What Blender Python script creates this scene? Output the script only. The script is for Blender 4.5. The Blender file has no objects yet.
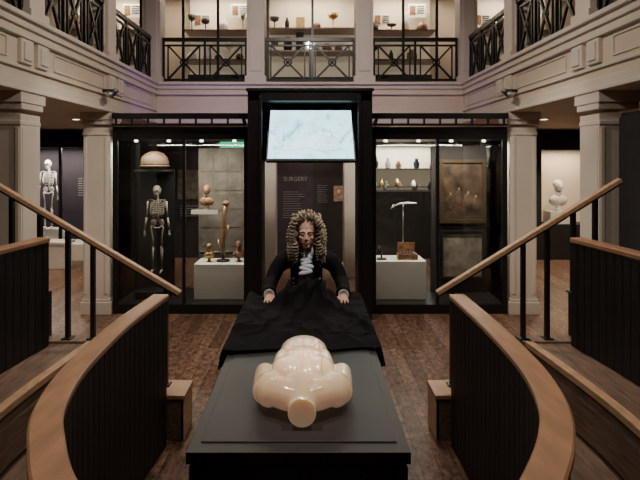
import bpy, bmesh, math, random
from mathutils import Vector, Matrix, noise
from mathutils.bvhtree import BVHTree
random.seed(7)
F=508.0; CH=2.0
def P(px,py,Y): return Vector(((px-310)*Y/F, Y, CH-(py-160)*Y/F))
def PX(px,Y): return (px-310)*Y/F
def PZ(py,Y): return CH-(py-160)*Y/F
S=bpy.context.scene
# ------------------------------------------------------------ materials
MATS={}
def mat(name,col,rough=0.5,metal=0.0,var=0.0,scale=8,stretch=(1,1,1),bump=0.0,emit=None,es=0.0,sss=0.0,coat=0.0,col2=None,spec=None):
    if name in MATS: return MATS[name]
    m=bpy.data.materials.new(name); m.use_nodes=True; nt=m.node_tree; b=nt.nodes['Principled BSDF']
    b.inputs['Base Color'].default_value=(*col,1); b.inputs['Roughness'].default_value=rough; b.inputs['Metallic'].default_value=metal
    tc=nt.nodes.new('ShaderNodeTexCoord'); mp=nt.nodes.new('ShaderNodeMapping'); mp.inputs['Scale'].default_value=stretch
    nz=nt.nodes.new('ShaderNodeTexNoise'); nz.inputs['Scale'].default_value=scale; nz.inputs['Detail'].default_value=5
    nt.links.new(tc.outputs['Object'],mp.inputs['Vector']); nt.links.new(mp.outputs['Vector'],nz.inputs['Vector'])
    rp=nt.nodes.new('ShaderNodeValToRGB'); v=max(var,0.03)
    c2=col2 or tuple(min(1,c*(1+v)) for c in col); c1=tuple(c*(1-v) for c in col)
    rp.color_ramp.elements[0].position=0.3; rp.color_ramp.elements[1].position=0.7
    rp.color_ramp.elements[0].color=(*c1,1); rp.color_ramp.elements[1].color=(*c2,1)
    nt.links.new(nz.outputs['Fac'],rp.inputs['Fac']); nt.links.new(rp.outputs['Color'],b.inputs['Base Color'])
    if bump>0:
        bp=nt.nodes.new('ShaderNodeBump'); bp.inputs['Strength'].default_value=bump; bp.inputs['Distance'].default_value=0.01
        nt.links.new(nz.outputs['Fac'],bp.inputs['Height']); nt.links.new(bp.outputs['Normal'],b.inputs['Normal'])
    if emit:
        b.inputs['Emission Color'].default_value=(*emit,1); b.inputs['Emission Strength'].default_value=es
    if sss:
        b.inputs['Subsurface Weight'].default_value=sss; b.inputs['Subsurface Radius'].default_value=(0.07,0.035,0.018); b.inputs['Subsurface Scale'].default_value=0.9
    if coat: b.inputs['Coat Weight'].default_value=coat
    if spec is not None: b.inputs['Specular IOR Level'].default_value=spec
    MATS[name]=m; return m
def glassmat():
    m=bpy.data.materials.new('case_glass'); m.use_nodes=True; nt=m.node_tree; nt.nodes.clear()
    o=nt.nodes.new('ShaderNodeOutputMaterial'); t=nt.nodes.new('ShaderNodeBsdfTransparent'); t.inputs['Color'].default_value=(.94,.96,.955,1)
    g=nt.nodes.new('ShaderNodeBsdfGlossy'); g.inputs['Roughness'].default_value=0.03
    mx=nt.nodes.new('ShaderNodeMixShader'); fr=nt.nodes.new('ShaderNodeFresnel'); fr.inputs['IOR'].default_value=1.4
    nt.links.new(fr.outputs[0],mx.inputs[0]); nt.links.new(t.outputs[0],mx.inputs[1]); nt.links.new(g.outputs[0],mx.inputs[2]); nt.links.new(mx.outputs[0],o.inputs[0])
    MATS['case_glass']=m; return m
GLASS=glassmat()
def floormat():
    m=bpy.data.materials.new('reclaimed_floorboards'); m.use_nodes=True; nt=m.node_tree; b=nt.nodes['Principled BSDF']; L=nt.links
    tc=nt.nodes.new('ShaderNodeTexCoord'); mp=nt.nodes.new('ShaderNodeMapping'); mp.inputs['Rotation'].default_value=(0,0,math.pi/2)
    L.new(tc.outputs['Object'],mp.inputs['Vector'])
    br=nt.nodes.new('ShaderNodeTexBrick'); br.inputs['Scale'].default_value=1.0; br.inputs['Brick Width'].default_value=.9; br.inputs['Row Height'].default_value=0.12
    br.inputs['Mortar Size'].default_value=0.003; br.inputs['Color1'].default_value=(.185,.12,.085,1); br.inputs['Color2'].default_value=(.085,.050,.035,1); br.inputs['Mortar'].default_value=(.02,.013,.01,1)
    L.new(mp.outputs[0],br.inputs['Vector'])
    mp2=nt.nodes.new('ShaderNodeMapping'); mp2.inputs['Scale'].default_value=(8,4.5,1); L.new(tc.outputs['Object'],mp2.inputs['Vector'])
    nz=nt.nodes.new('ShaderNodeTexNoise'); nz.inputs['Scale'].default_value=2.8; nz.inputs['Detail'].default_value=10; nz.inputs['Roughness'].default_value=.8; L.new(mp2.outputs[0],nz.inputs['Vector'])
    rp=nt.nodes.new('ShaderNodeValToRGB'); rp.color_ramp.elements[0].position=.38; rp.color_ramp.elements[0].color=(.13,.12,.12,1); rp.color_ramp.elements[1].position=.64; rp.color_ramp.elements[1].color=(2.4,2.2,2.05,1)
    L.new(nz.outputs['Fac'],rp.inputs['Fac'])
    mx=nt.nodes.new('ShaderNodeMix'); mx.data_type='RGBA'; mx.blend_type='MULTIPLY'; mx.inputs[0].default_value=1
    L.new(br.outputs['Color'],mx.inputs[6]); L.new(rp.outputs[0],mx.inputs[7]); L.new(mx.outputs[2],b.inputs['Base Color'])
    b.inputs['Roughness'].default_value=.36
    bp=nt.nodes.new('ShaderNodeBump'); bp.inputs['Strength'].default_value=.5; bp.inputs['Distance'].default_value=.01; L.new(nz.outputs['Fac'],bp.inputs['Height']); L.new(bp.outputs[0],b.inputs['Normal'])
    return m
def screenmat():
    m=bpy.data.materials.new('projected_engraving_screen'); m.use_nodes=True; nt=m.node_tree; b=nt.nodes['Principled BSDF']; L=nt.links
    tc=nt.nodes.new('ShaderNodeTexCoord')
    nz=nt.nodes.new('ShaderNodeTexNoise'); nz.inputs['Scale'].default_value=3.5; nz.inputs['Detail'].default_value=9; nz.inputs['Distortion'].default_value=1.5; L.new(tc.outputs['Object'],nz.inputs['Vector'])
    rp=nt.nodes.new('ShaderNodeValToRGB'); e=rp.color_ramp.elements
    e[0].position=.34; e[0].color=(.24,.44,.52,1); e[1].position=.41; e[1].color=(.46,.80,.92,1)
    k=e.new(.6); k.color=(.60,.93,1,1)
    L.new(nz.outputs['Fac'],rp.inputs['Fac']); b.inputs['Base Color'].default_value=(.02,.02,.02,1); b.inputs['Roughness'].default_value=.4; b.inputs['Specular IOR Level'].default_value=.2
    L.new(rp.outputs[0],b.inputs['Emission Color']); b.inputs['Emission Strength'].default_value=2.9
    return m
CREAM=mat('painted_cream',(.60,.53,.455),.6,var=.04,scale=3)
CREAM2=mat('painted_cream_ceiling',(.60,.50,.39),.7,var=.04,scale=3)
BLACK=mat('black_painted_steel',(.010,.010,.011),.35,var=.1)
BLK2=mat('black_stained_planks',(.013,.012,.012),.55,var=.35,scale=6,stretch=(6,6,.6),bump=.2)
OAK=mat('oak_cap',(.40,.225,.13),.42,var=.2,scale=3,stretch=(5,1.2,5),bump=.08)
OAKL=mat('oak_light_edge',(.50,.32,.19),.45,var=.2,scale=6,stretch=(6,2,6),bump=.1)
OAKD=mat('oak_worn_tread',(.17,.11,.08),.5,var=.4,scale=4,stretch=(12,1.5,12),bump=.3)
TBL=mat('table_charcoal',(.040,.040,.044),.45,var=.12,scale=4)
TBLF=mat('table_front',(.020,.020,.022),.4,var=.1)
CLOTH=mat('black_cloth',(.0055,.0055,.007),.85,var=.2,scale=30,spec=.12)
WAX=mat('translucent_torso',(.90,.70,.50),.18,var=.04,scale=6,sss=1.0,coat=.8,emit=(1,.66,.40),es=.16)  # weak emission added to imitate the glow of lit translucent resin
REDL=mat('projected_red_line',(.85,.42,.26),.5)
WHITE=mat('white_plinth',(.80,.77,.72),.5,var=.03)
DARK=mat('dark_wall',(.018,.015,.016),.7,var=.2)
PURP=mat('plum_panel',(.030,.020,.030),.6,var=.2)
BONE=mat('bone',(.80,.76,.70),.5,var=.1,scale=30)
BONED=mat('old_bone',(.16,.14,.12),.5,var=.3,scale=30)
BROWN=mat('varnished_specimen',(.24,.12,.065),.35,var=.5,scale=20)
BRASS=mat('aged_brass',(.45,.28,.12),.35,.7,var=.3,scale=20)
TAN=mat('grey_reflection_tone',(.13,.115,.10),.8,var=.35,scale=5,bump=.3)  # tone of a reflection in the glass, put into a panel colour
WICK=mat('woven_basket',(.085,.05,.028),.7,var=.5,scale=60,bump=.8)
GOLD=mat('dark_gilt_frame',(.06,.042,.022),.4,.4,var=.3,scale=30)
PAINT=mat('dark_oil_painting',(.022,.016,.013),.4,var=.7,scale=6,col2=(.085,.055,.035))
PAPER=mat('aged_print',(.15,.125,.10),.8,var=.45,scale=9)
LIT=mat('lit_case_back',(.60,.50,.39),.7,emit=(1,.78,.54),es=.2)
INK=mat('label_text_ink',(.25,.24,.23),.6)
SKIN=mat('skin',(.60,.37,.275),.5,var=.1,scale=12,sss=.1)
COAT=mat('black_frock_coat',(.005,.005,.0065),.8,var=.25,scale=40,spec=.15)
VEST=mat('blue_grey_waistcoat',(.06,.075,.10),.45,var=.3,scale=30)
LINEN=mat('white_linen',(.60,.64,.70),.7,var=.1,scale=30)
HAIR=mat('wig_ash_brown',(.18,.145,.10),.5,var=.6,scale=50,col2=(.46,.37,.26))
EYE=mat('eye_white',(.6,.58,.55),.2); IRIS=mat('iris_dark',(.03,.02,.015),.2); LIP=mat('lips',(.35,.14,.11),.5)
GREEN=mat('exit_green',(.02,.35,.16),.5,emit=(.05,.75,.35),es=1.0)
METAL=mat('brushed_metal',(.5,.5,.5),.3,.9)
LED=mat('violet_led',(.2,.05,.5),.5,emit=(.35,.1,1),es=3)
LAMPE=mat('lamp_lens',(1,.9,.75),.4,emit=(1,.85,.65),es=6)
PORT=mat('portrait_print',(.35,.22,.17),.6,var=.5,scale=12)
# ------------------------------------------------------------ mesh builder
class MB:
    def __init__(s): s.v=[];s.f=[];s.m=[];s.sm=[];s.mats=[]
    def mi(s,m):
        if m not in s.mats: s.mats.append(m)
        return s.mats.index(m)
    def add(s,vs,fs,m,smooth=False):
        o=len(s.v); s.v+= [Vector(v) for v in vs]; i=s.mi(m)
        for f in fs: s.f.append([o+k for k in f]); s.m.append(i); s.sm.append(smooth)
    def box(s,x0,x1,y0,y1,z0,z1,m):
        x0,x1=min(x0,x1),max(x0,x1);y0,y1=min(y0,y1),max(y0,y1);z0,z1=min(z0,z1),max(z0,z1)
        vs=[(x0,y0,z0),(x1,y0,z0),(x1,y1,z0),(x0,y1,z0),(x0,y0,z1),(x1,y0,z1),(x1,y1,z1),(x0,y1,z1)]
        s.add(vs,[(0,3,2,1),(4,5,6,7),(0,1,5,4),(1,2,6,5),(2,3,7,6),(3,0,4,7)],m)
    def obox(s,c,sz,M,m):
        hx,hy,hz=[q/2 for q in sz]; c=Vector(c)
        vs=[c+M@Vector(q) for q in [(-hx,-hy,-hz),(hx,-hy,-hz),(hx,hy,-hz),(-hx,hy,-hz),(-hx,-hy,hz),(hx,-hy,hz),(hx,hy,hz),(-hx,hy,hz)]]
        s.add(vs,[(0,3,2,1),(4,5,6,7),(0,1,5,4),(1,2,6,5),(2,3,7,6),(3,0,4,7)],m)
    def tube(s,pts,rs,m,seg=10,cap=True,smooth=True):
        pts=[Vector(p) for p in pts]; n=len(pts)
        if not hasattr(rs,'__len__'): rs=[rs]*n
        vs=[];fs=[];up=None
        for i,p in enumerate(pts):
            d=(pts[min(i+1,n-1)]-pts[max(i-1,0)]).normalized()
            if up is None:
                up=Vector((0,0,1)) if abs(d.z)<.9 else Vector((1,0,0))
            a=d.cross(up)
            if a.length<1e-4: a=d.orthogonal()
            a.normalize(); b=a.cross(d).normalized(); up=b
            r=rs[i]; ra,rb=(r if hasattr(r,'__len__') else (r,r))
            for k in range(seg):
                t=2*math.pi*k/seg; vs.append(p+a*math.cos(t)*ra+b*math.sin(t)*rb)
        for i in range(n-1):
            for k in range(seg):
                k2=(k+1)%seg; fs.append((i*seg+k,i*seg+k2,(i+1)*seg+k2,(i+1)*seg+k))
        if cap: fs.append(tuple(range(seg))[::-1]); fs.append(tuple((n-1)*seg+k for k in range(seg)))
        s.add(vs,fs,m,smooth)
    def bar(s,a,b,w,m):
        a=Vector(a);b=Vector(b);d=b-a;q=d.to_track_quat('X','Z').to_matrix()
        s.obox((a+b)/2,(d.length,w,w),q,m)
    def lathe(s,prof,c,m,seg=24,smooth=True,ax=None):
        c=Vector(c);n=len(prof);vs=[];fs=[];M=ax or Matrix.Identity(3)
        for r,z in prof:
            for k in range(seg):
                t=2*math.pi*k/seg; vs.append(c+M@Vector((r*math.cos(t),r*math.sin(t),z)))
        for i in range(n-1):
            for k in range(seg):
                k2=(k+1)%seg; fs.append((i*seg+k,i*seg+k2,(i+1)*seg+k2,(i+1)*seg+k))
        fs.append(tuple(range(seg))[::-1]); fs.append(tuple((n-1)*seg+k for k in range(seg)))
        s.add(vs,fs,m,smooth)
    def ell(s,c,r,m,M=None,seg=18,ring=12):
        c=Vector(c);M=M or Matrix.Identity(3);vs=[c+M@Vector((0,0,-r[2]))];fs=[]
        for i in range(1,ring):
            p=-math.pi/2+math.pi*i/ring
            for k in range(seg):
                t=2*math.pi*k/seg; vs.append(c+M@Vector((r[0]*math.cos(p)*math.cos(t),r[1]*math.cos(p)*math.sin(t),r[2]*math.sin(p))))
        vs.append(c+M@Vector((0,0,r[2]))); T=len(vs)-1
        for k in range(seg):
            k2=(k+1)%seg; fs.append((0,1+k2,1+k)); fs.append((T,T-seg+k,T-seg+k2))
            for i in range(ring-2): fs.append((1+i*seg+k,1+i*seg+k2,1+(i+1)*seg+k2,1+(i+1)*seg+k))
        s.add(vs,fs,m,True)
    def sweep(s,path,prof,m):
        n=len(path);k=len(prof);vs=[];fs=[]
        for i,(x,y) in enumerate(path):
            a=Vector(path[max(i-1,0)]);b=Vector(path[min(i+1,n-1)]);d=(b-a).normalized();nn=Vector((-d.y,d.x))
            for o,z in prof: vs.append((x+nn.x*o,y+nn.y*o,z))
        for i in range(n-1):
            for j in range(k):
                j2=(j+1)%k; fs.append((i*k+j,(i+1)*k+j,(i+1)*k+j2,i*k+j2))
        fs.append(tuple(range(k))); fs.append(tuple((n-1)*k+j for j in range(k))[::-1])
        s.add(vs,fs,m)
    def obj(s,name,bevel=0,parent=None,fix=True):
        me=bpy.data.meshes.new(name); me.from_pydata([tuple(v) for v in s.v],[],s.f)
        for m in s.mats: me.materials.append(m)
        me.polygons.foreach_set('material_index',s.m); me.polygons.foreach_set('use_smooth',s.sm); me.update()
        if fix:
            bm=bmesh.new(); bm.from_mesh(me); bmesh.ops.recalc_face_normals(bm,faces=bm.faces); bm.to_mesh(me); bm.free()
        o=bpy.data.objects.new(name,me); S.collection.objects.link(o)
        if bevel:
            b=o.modifiers.new('bevel','BEVEL'); b.width=bevel; b.segments=2; b.limit_method='ANGLE'
        if parent: o.parent=parent
        return o
def remesh(mb,name,vox,smooth=6,cuts=()):
    o=mb.obj('tmp_'+name); 
    r=o.modifiers.new('r','REMESH'); r.mode='VOXEL'; r.voxel_size=vox; r.use_smooth_shade=True
    if smooth:
        q=o.modifiers.new('s','SMOOTH'); q.factor=.5; q.iterations=smooth
    dg=bpy.context.evaluated_depsgraph_get(); dg.update()
    me=bpy.data.meshes.new_from_object(o.evaluated_get(dg)); 
    mt=mb.mats[0]; bpy.data.objects.remove(o)
    bm=bmesh.new(); bm.from_mesh(me)
    for co,no in cuts:
        res=bmesh.ops.bisect_plane(bm,geom=bm.verts[:]+bm.edges[:]+bm.faces[:],plane_co=co,plane_no=no,clear_outer=True)
        ed=[e for e in res['geom_cut'] if isinstance(e,bmesh.types.BMEdge)]
        try:
            fl=bmesh.ops.holes_fill(bm,edges=ed,sides=0)
            for f in fl['faces']:
                for e in f.edges: e.smooth=False
        except Exception as ex: print(ex)
    bm.to_mesh(me); bm.free()
    me.materials.clear(); me.materials.append(mt)
    for p in me.polygons: p.use_smooth=len(p.vertices)<8; p.material_index=0
    me.name=name; ob=bpy.data.objects.new(name,me); S.collection.objects.link(ob); return ob
def empty(name,loc=(0,0,0)):
    e=bpy.data.objects.new(name,None); e.location=loc; e.empty_display_size=.1; S.collection.objects.link(e); return e
def par(o,e):
    o.parent=e; o.matrix_parent_inverse=Matrix.Translation(-Vector(e.location)); return o
def text(body,loc,size,m,name,rotz=0,align='CENTER'):
    c=bpy.data.curves.new(name,'FONT'); c.body=body; c.size=size; c.align_x=align; c.extrude=.002
    o=bpy.data.objects.new(name,c); S.collection.objects.link(o); o.location=loc; o.rotation_euler=(math.pi/2,0,rotz); c.materials.append(m); return o
def catmull(pts,n=10):
    pts=[Vector(p) for p in pts]; out=[]
    for i in range(len(pts)-1):
        p0=pts[max(i-1,0)];p1=pts[i];p2=pts[i+1];p3=pts[min(i+2,len(pts)-1)]
        for k in range(n):
            t=k/n; out.append(.5*((2*p1)+(p2-p0)*t+(2*p0-5*p1+4*p2-p3)*t*t+(3*p1-p0-3*p2+p3)*t**3))
    out.append(pts[-1]); return out
def resample(path,step):
    out=[path[0].copy()];acc=0
    for a,b in zip(path[:-1],path[1:]):
        L=(b-a).length; pos=0
        while acc+(L-pos)>=step:
            pos+=step-acc; acc=0; out.append(a+(b-a)*(pos/L))
        acc+=L-pos
    return out
# ------------------------------------------------------------ room shell
WX=6.7; BY=10.9; ZS=2.62; ZG=3.3; ZC=6.0; FX=2.6; BKY=8.6
b=MB(); b.box(-WX,WX,-3,BY,-.1,0,floormat()); b.obj('floor')
b=MB(); b.box(-WX,WX,-3,BY,ZC,ZC+.1,CREAM2); b.obj('ceiling')
b=MB(); b.box(-WX,WX,BY,BY+.15,0,ZG,DARK); b.box(-WX,WX,BY,BY+.15,ZG,ZC,CREAM2); b.obj('wall_back')
b=MB(); b.box(-WX-.15,-WX,-3,BY,0,ZC,DARK); b.obj('wall_left')
b=MB(); b.box(WX,WX+.15,-3,BY,0,ZC,DARK); b.obj('wall_right')
b=MB(); b.box(-WX,WX,-3.15,-3,0,ZC,DARK); b.obj('wall_front')
def gal(name,sgn):
    b=MB()
    b.box(sgn*FX,sgn*WX,-3,BY,ZS,ZG-.02,CREAM2)
    f=sgn*FX; i=-sgn
    b.box(f,f+i*.03,-3,BKY,ZG-.10,ZG,CREAM); b.box(f,f+i*.07,-3,BKY,ZG-.03,ZG+.015,CREAM)
    b.box(f,f+i*.045,-3,BKY,ZG-.20,ZG-.16,CREAM)
    b.box(f,f+i*.03,-3,BKY,ZS+.20,ZS+.23,CREAM); b.box(f,f+i*.02,-3,BKY,ZS+.02,ZS+.12,CREAM); b.box(f,f+i*.035,-3,BKY,ZS,ZS+.035,CREAM)
    for y in (6.75,4.75,3.1,1.3):
        for dy in (-.14,.14):
            b.box(f,f+i*.04,y+dy-.10,y+dy+.10,ZS+.25,ZG-.21,CREAM); b.box(f,f+i*.055,y+dy-.065,y+dy+.065,ZS+.28,ZG-.24,CREAM)
    for y0_,y1_ in ((-.6,.9),(1.65,2.75),(3.45,4.35),(5.15,6.4),(7.1,8.4)):
        for (ya,yb,za,zb) in ((y0_,y1_,ZS+.27,ZS+.285),(y0_,y1_,ZG-.245,ZG-.23),(y0_,y0_+.015,ZS+.27,ZG-.23),(y1_-.015,y1_,ZS+.27,ZG-.23)): b.box(f,f+i*.014,ya,yb,za,zb,CREAM)
    return b.obj(name,.006)
gal('gallery_floor',-1); gal('gallery_floor',1)
b=MB(); b.box(-FX,FX,BKY,BY,ZS,ZG-.02,CREAM2)
b.box(-FX,FX,BKY-.03,BKY,ZG-.1,ZG,CREAM); b.box(-FX,FX,BKY-.07,BKY,ZG-.03,ZG+.015,CREAM); b.box(-FX,FX,BKY-.05,BKY,ZG-.2,ZG-.16,CREAM); b.box(-FX,FX,BKY-.035,BKY,ZS,ZS+.2,CREAM)
b.obj('gallery_floor',.006)
def column(x,y,w=.33,z1=ZS,name='column'):
    b=MB(); h=w/2
    b.box(x-h-.03,x+h+.03,y-h-.03,y+h+.03,0,.16,CREAM); b.box(x-h-.015,x+h+.015,y-h-.015,y+h+.015,.16,.2,CREAM)
    b.box(x-h,x+h,y-h,y+h,.2,z1-.2,CREAM)
    for sx in (-1,1):
        b.box(x+sx*(h-.03)-.02,x+sx*(h-.03)+.02,y-h-.012,y-h,.26,z1-.32,CREAM); b.box(x+sx*(h)-.006,x+sx*(h)+.006,y-h+.02,y-h+.06,.26,z1-.32,CREAM)
    b.box(x-h-.005,x+h+.005,y-h-.015,y+h+.005,z1-.3,z1-.26,CREAM)
    b.box(x-h-.02,x+h+.02,y-h-.02,y+h+.02,z1-.16,z1-.1,CREAM); b.box(x-h-.03,x+h+.03,y-h-.045,y+h+.045,z1-.1,z1,CREAM)
    return b.obj(name,.006)
for sx in (-1,1):
    for y in (6.75,4.75,1.2): column(sx*2.775,y)
    column(sx*.71,8.78,.27)
def upost(x,y,w=.27):
    b=MB(); h=w/2
    b.box(x-h,x+h,y-h,y+h,ZG,ZC,CREAM); b.box(x-h-.03,x+h+.03,y-h-.03,y+h+.03,ZG-.02,ZG+.12,CREAM); b.box(x-h+.05,x+h-.05,y-h-.015,y+h+.015,ZG+.2,ZC,CREAM)
    return b.obj('gallery_post',.006)
for sx in (-1,1):
    for y in (6.75,4.9,3.1): upost(sx*2.76,y)
    upost(sx*2.68,8.72,.3); upost(sx*.92,8.72,.3)
def rail(p0,p1,n):
    b=MB(); p0=Vector(p0);p1=Vector(p1); L=(p1-p0).length; d=(p1-p0).normalized(); zb=ZG+.07; zt=ZG+.76
    def q(t,z): v=p0+d*t; return Vector((v.x,v.y,z))
    b.bar(q(0,zt),q(L,zt),.06,BLACK); b.bar(q(0,zt-.1),q(L,zt-.1),.03,BLACK); b.bar(q(0,zb),q(L,zb),.04,BLACK)
    w=L/n
    for i in range(n+1):
        t=min(max(i*w,.015),L-.015); b.bar(q(t,zb),q(t,zt),.036,BLACK)
    for i in range(n):
        a=i*w+.09; c=(i+1)*w-.09; z0=zb+.01;z1=zt-.1
        b.bar(q(a,zb),q(a,z1),.022,BLACK); b.bar(q(c,zb),q(c,z1),.022,BLACK)
        b.bar(q(a,z0),q(c,z1),.03,BLACK); b.bar(q(a,z1),q(c,z0),.03,BLACK)
        m=(a+c)/2; zm=(z0+z1)/2
        pts=[q(m+.06*math.cos(k*math.pi/8),zm+.06*math.sin(k*math.pi/8)) for k in range(17)]
        b.tube(pts,.014,BLACK,6,cap=False)
    return b.obj('gallery_balustrade')
ry=BKY+.1
rail((-2.52,ry,0),(-1.08,ry,0),2); rail((-.76,ry,0),(.76,ry,0),2); rail((1.08,ry,0),(2.52,ry,0),2)
for sx in (-1,1):
    x=sx*2.7
    rail((x,6.90,0),(x,8.56,0),3); rail((x,5.05,0),(x,6.60,0),3); rail((x,3.25,0),(x,4.75,0),3); rail((x,.6,0),(x,2.95,0),4)
# ------------------------------------------------------------ upper display cases
def upper_case(x0,x1,seed,shelves=(4.02,4.62),panel=True,lower=None):
    rnd=random.Random(seed); b=MB(); y0=10.2;y1=10.85
    b.box(x0,x1,y1-.05,y1,ZG,5.6,LIT)
    b.box(x0,x1,y0,y1,ZG-.02,ZG+.12,BLACK); b.box(x0,x1,y0,y1,5.5,5.6,BLACK)
    for x in (x0,x1,(x0+x1)/2): b.box(x-.025,x+.025,y0,y0+.05,ZG,5.6,BLACK)
    if lower: b.box(x0+.05,x1-.05,10.4,10.8,ZG+.12,lower,DARK)
    if panel:
        for xx,zz in ((x0+.12,4.78),(x1-.5,4.98)):
            b.box(xx,xx+.36,10.6,10.62,zz,zz+.28,WHITE)
            b.box(xx+.03,xx+.15,10.59,10.6,zz+.05,zz+.24,BROWN)
            for k in range(4): b.box(xx+.18,xx+.33,10.59,10.6,zz+.22-k*.045,zz+.23-k*.045,BLACK)
    for z in shelves:
        b.box(x0,x1,y0+.1,y1,z,z+.03,BROWN)
        x=x0+.12
        while x<x1-.16:
            h=rnd.uniform(.14,.40);r=rnd.uniform(.045,.12); mt=rnd.choice([BROWN,BONE,DARK,WHITE,BRASS,PAPER,BROWN,DARK]); q=rnd.random()
            if q<.35: b.lathe([(r*.8,0),(r,h*.3),(r*.9,h*.7),(r*.4,h*.85),(r*.5,h)],(x,10.45,z+.03),mt,12)
            elif q<.55: b.box(x-r,x+r,10.45,10.5,z+.03,z+.03+h,mt)
            elif q<.8: b.ell((x,10.45,z+.03+r*.8),(r,r*.8,r*.8),mt)
            else: b.lathe([(r*.7,0),(.012,.02),(.012,h*.6),(r*.8,h*.75),(r,h),(.01,h*.95)],(x,10.45,z+.03),mt,12)
            x+=r*2+rnd.uniform(.03,.18)
    b.box(x0,x1,y0+.02,y0+.025,ZG+.12,5.5,GLASS)
    b.obj('display_cabinet')
upper_case(-2.55,-1.15,1,lower=3.75); upper_case(1.2,2.55,5,lower=3.75); upper_case(-.85,.95,3,(4.2,4.66),False,3.7); upper_case(-5.0,-3.4,4); upper_case(3.3,5.0,8)
# ------------------------------------------------------------ exhibit helpers
def skeleton(name,c,H,BONE):
    b=MB(); c=Vector(c); s=H/1.7
    def q(x,y,z): return c+Vector((x,y,z))*s
    b.ell(q(0,-.01,1.58),(.075*s,.095*s,.10*s),BONE); b.ell(q(0,-.05,1.50),(.045*s,.05*s,.05*s),BONE)
    for sx in (-1,1): b.ell(q(sx*.03,-.092,1.575),(.018*s,.015*s,.02*s),BLACK,seg=8,ring=6)
    b.ell(q(0,-.10,1.535),(.01*s,.01*s,.018*s),BLACK,seg=8,ring=6); b.box(*(q(-.025,-.10,1.485).x,q(.025,0,0).x),q(0,-.102,0).y,q(0,-.09,0).y,q(0,0,1.492).z,q(0,0,1.5).z,BLACK)
    b.tube([q(0,.02,1.48),q(0,.05,1.3),q(0,.03,1.1),q(0,.04,.98)],.022*s,BONE,8)
    for k in range(15): b.ell(q(0,.045,1.46-k*.033),(.03*s,.03*s,.01*s),BONE,seg=8,ring=4)
    for i in range(9):
        z=1.38-i*.036; w=(.07,.10,.12,.13,.135,.135,.13,.12,.10)[i]
        for sx in (-1,1):
            b.tube([q(0,.05,z),q(sx*w*.7,.06,z-.005),q(sx*w,.0,z-.02),q(sx*w*.75,-.07,z-.04),q(sx*.015,-.09,z-.035 if i<6 else z)] if i<7 else [q(0,.05,z),q(sx*w*.7,.06,z-.01),q(sx*w,.0,z-.03)],.0075*s,BONE,6)
    b.box(q(-.015,0,0).x,q(.015,0,0).x,q(0,-.10,0).y,q(0,-.085,0).y,q(0,0,1.14).z,q(0,0,1.37).z,BONE)
    for sx in (-1,1):
        b.tube([q(0,-.08,1.38),q(sx*.09,-.05,1.40),q(sx*.17,.0,1.39)],.009*s,BONE,6)
        b.ell(q(sx*.12,.06,1.3),(.045*s,.01*s,.065*s),BONE)
        b.tube([q(sx*.18,0,1.37),q(sx*.19,0,1.2),q(sx*.20,0,1.07)],[.02*s,.012*s,.018*s],BONE,8)
        b.tube([q(sx*.20,0,1.06),q(sx*.225,-.01,.82)],[.014*s,.009*s],BONE,6); b.tube([q(sx*.215,0,1.06),q(sx*.245,-.01,.82)],[.009*s,.009*s],BONE,6)
        b.ell(q(sx*.237,-.01,.79),(.02*s,.012*s,.025*s),BONE,seg=8,ring=6)
        for k in range(5): b.tube([q(sx*(.222+k*.008),-.01,.77),q(sx*(.215+k*.011),-.015,.70-(.012 if 0<k<4 else -.01))],.0045*s,BONE,5)
        b.ell(q(sx*.075,.02,.96),(.06*s,.025*s,.07*s),BONE); b.tube([q(sx*.09,0,.9),q(sx*.03,-.03,.86),q(0,-.03,.87)],.014*s,BONE,6)
        b.tube([q(sx*.10,0,.9),q(sx*.115,0,.87),q(sx*.09,0,.7),q(sx*.085,0,.5)],[.018*s,.02*s,.013*s,.024*s],BONE,8)
        b.ell(q(sx*.085,-.03,.49),(.018*s,.01*s,.02*s),BONE,seg=8,ring=6)
        b.tube([q(sx*.08,0,.48),q(sx*.08,0,.3),q(sx*.08,.01,.08)],[.024*s,.012*s,.013*s],BONE,8); b.tube([q(sx*.105,.01,.46),q(sx*.10,.01,.08)],.006*s,BONE,6)
        b.tube([q(sx*.08,.04,.04),q(sx*.085,-.03,.05),q(sx*.09,-.13,.015)],[.022*s,.022*s,.012*s],BONE,8)
    return b.obj(name)
def bust(b,c,s,m,base=WHITE):
    c=Vector(c)
    b.lathe([(.07*s,0),(.07*s,.02*s),(.045*s,.04*s),(.04*s,.08*s),(.055*s,.10*s)],c,base,16)
    b.ell(c+Vector((0,0,.19*s)),(.16*s,.09*s,.11*s),m); b.tube([c+Vector((0,0,.24*s)),c+Vector((0,-.01*s,.36*s))],[.06*s,.05*s],m,12)
    b.ell(c+Vector((0,-.015*s,.44*s)),(.072*s,.09*s,.105*s),m); b.ell(c+Vector((0,-.05*s,.39*s)),(.05*s,.055*s,.05*s),m)
    b.ell(c+Vector((0,-.105*s,.43*s)),(.013*s,.02*s,.025*s),m,seg=8,ring=6); b.ell(c+Vector((0,.01*s,.48*s)),(.08*s,.09*s,.08*s),m)
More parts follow.
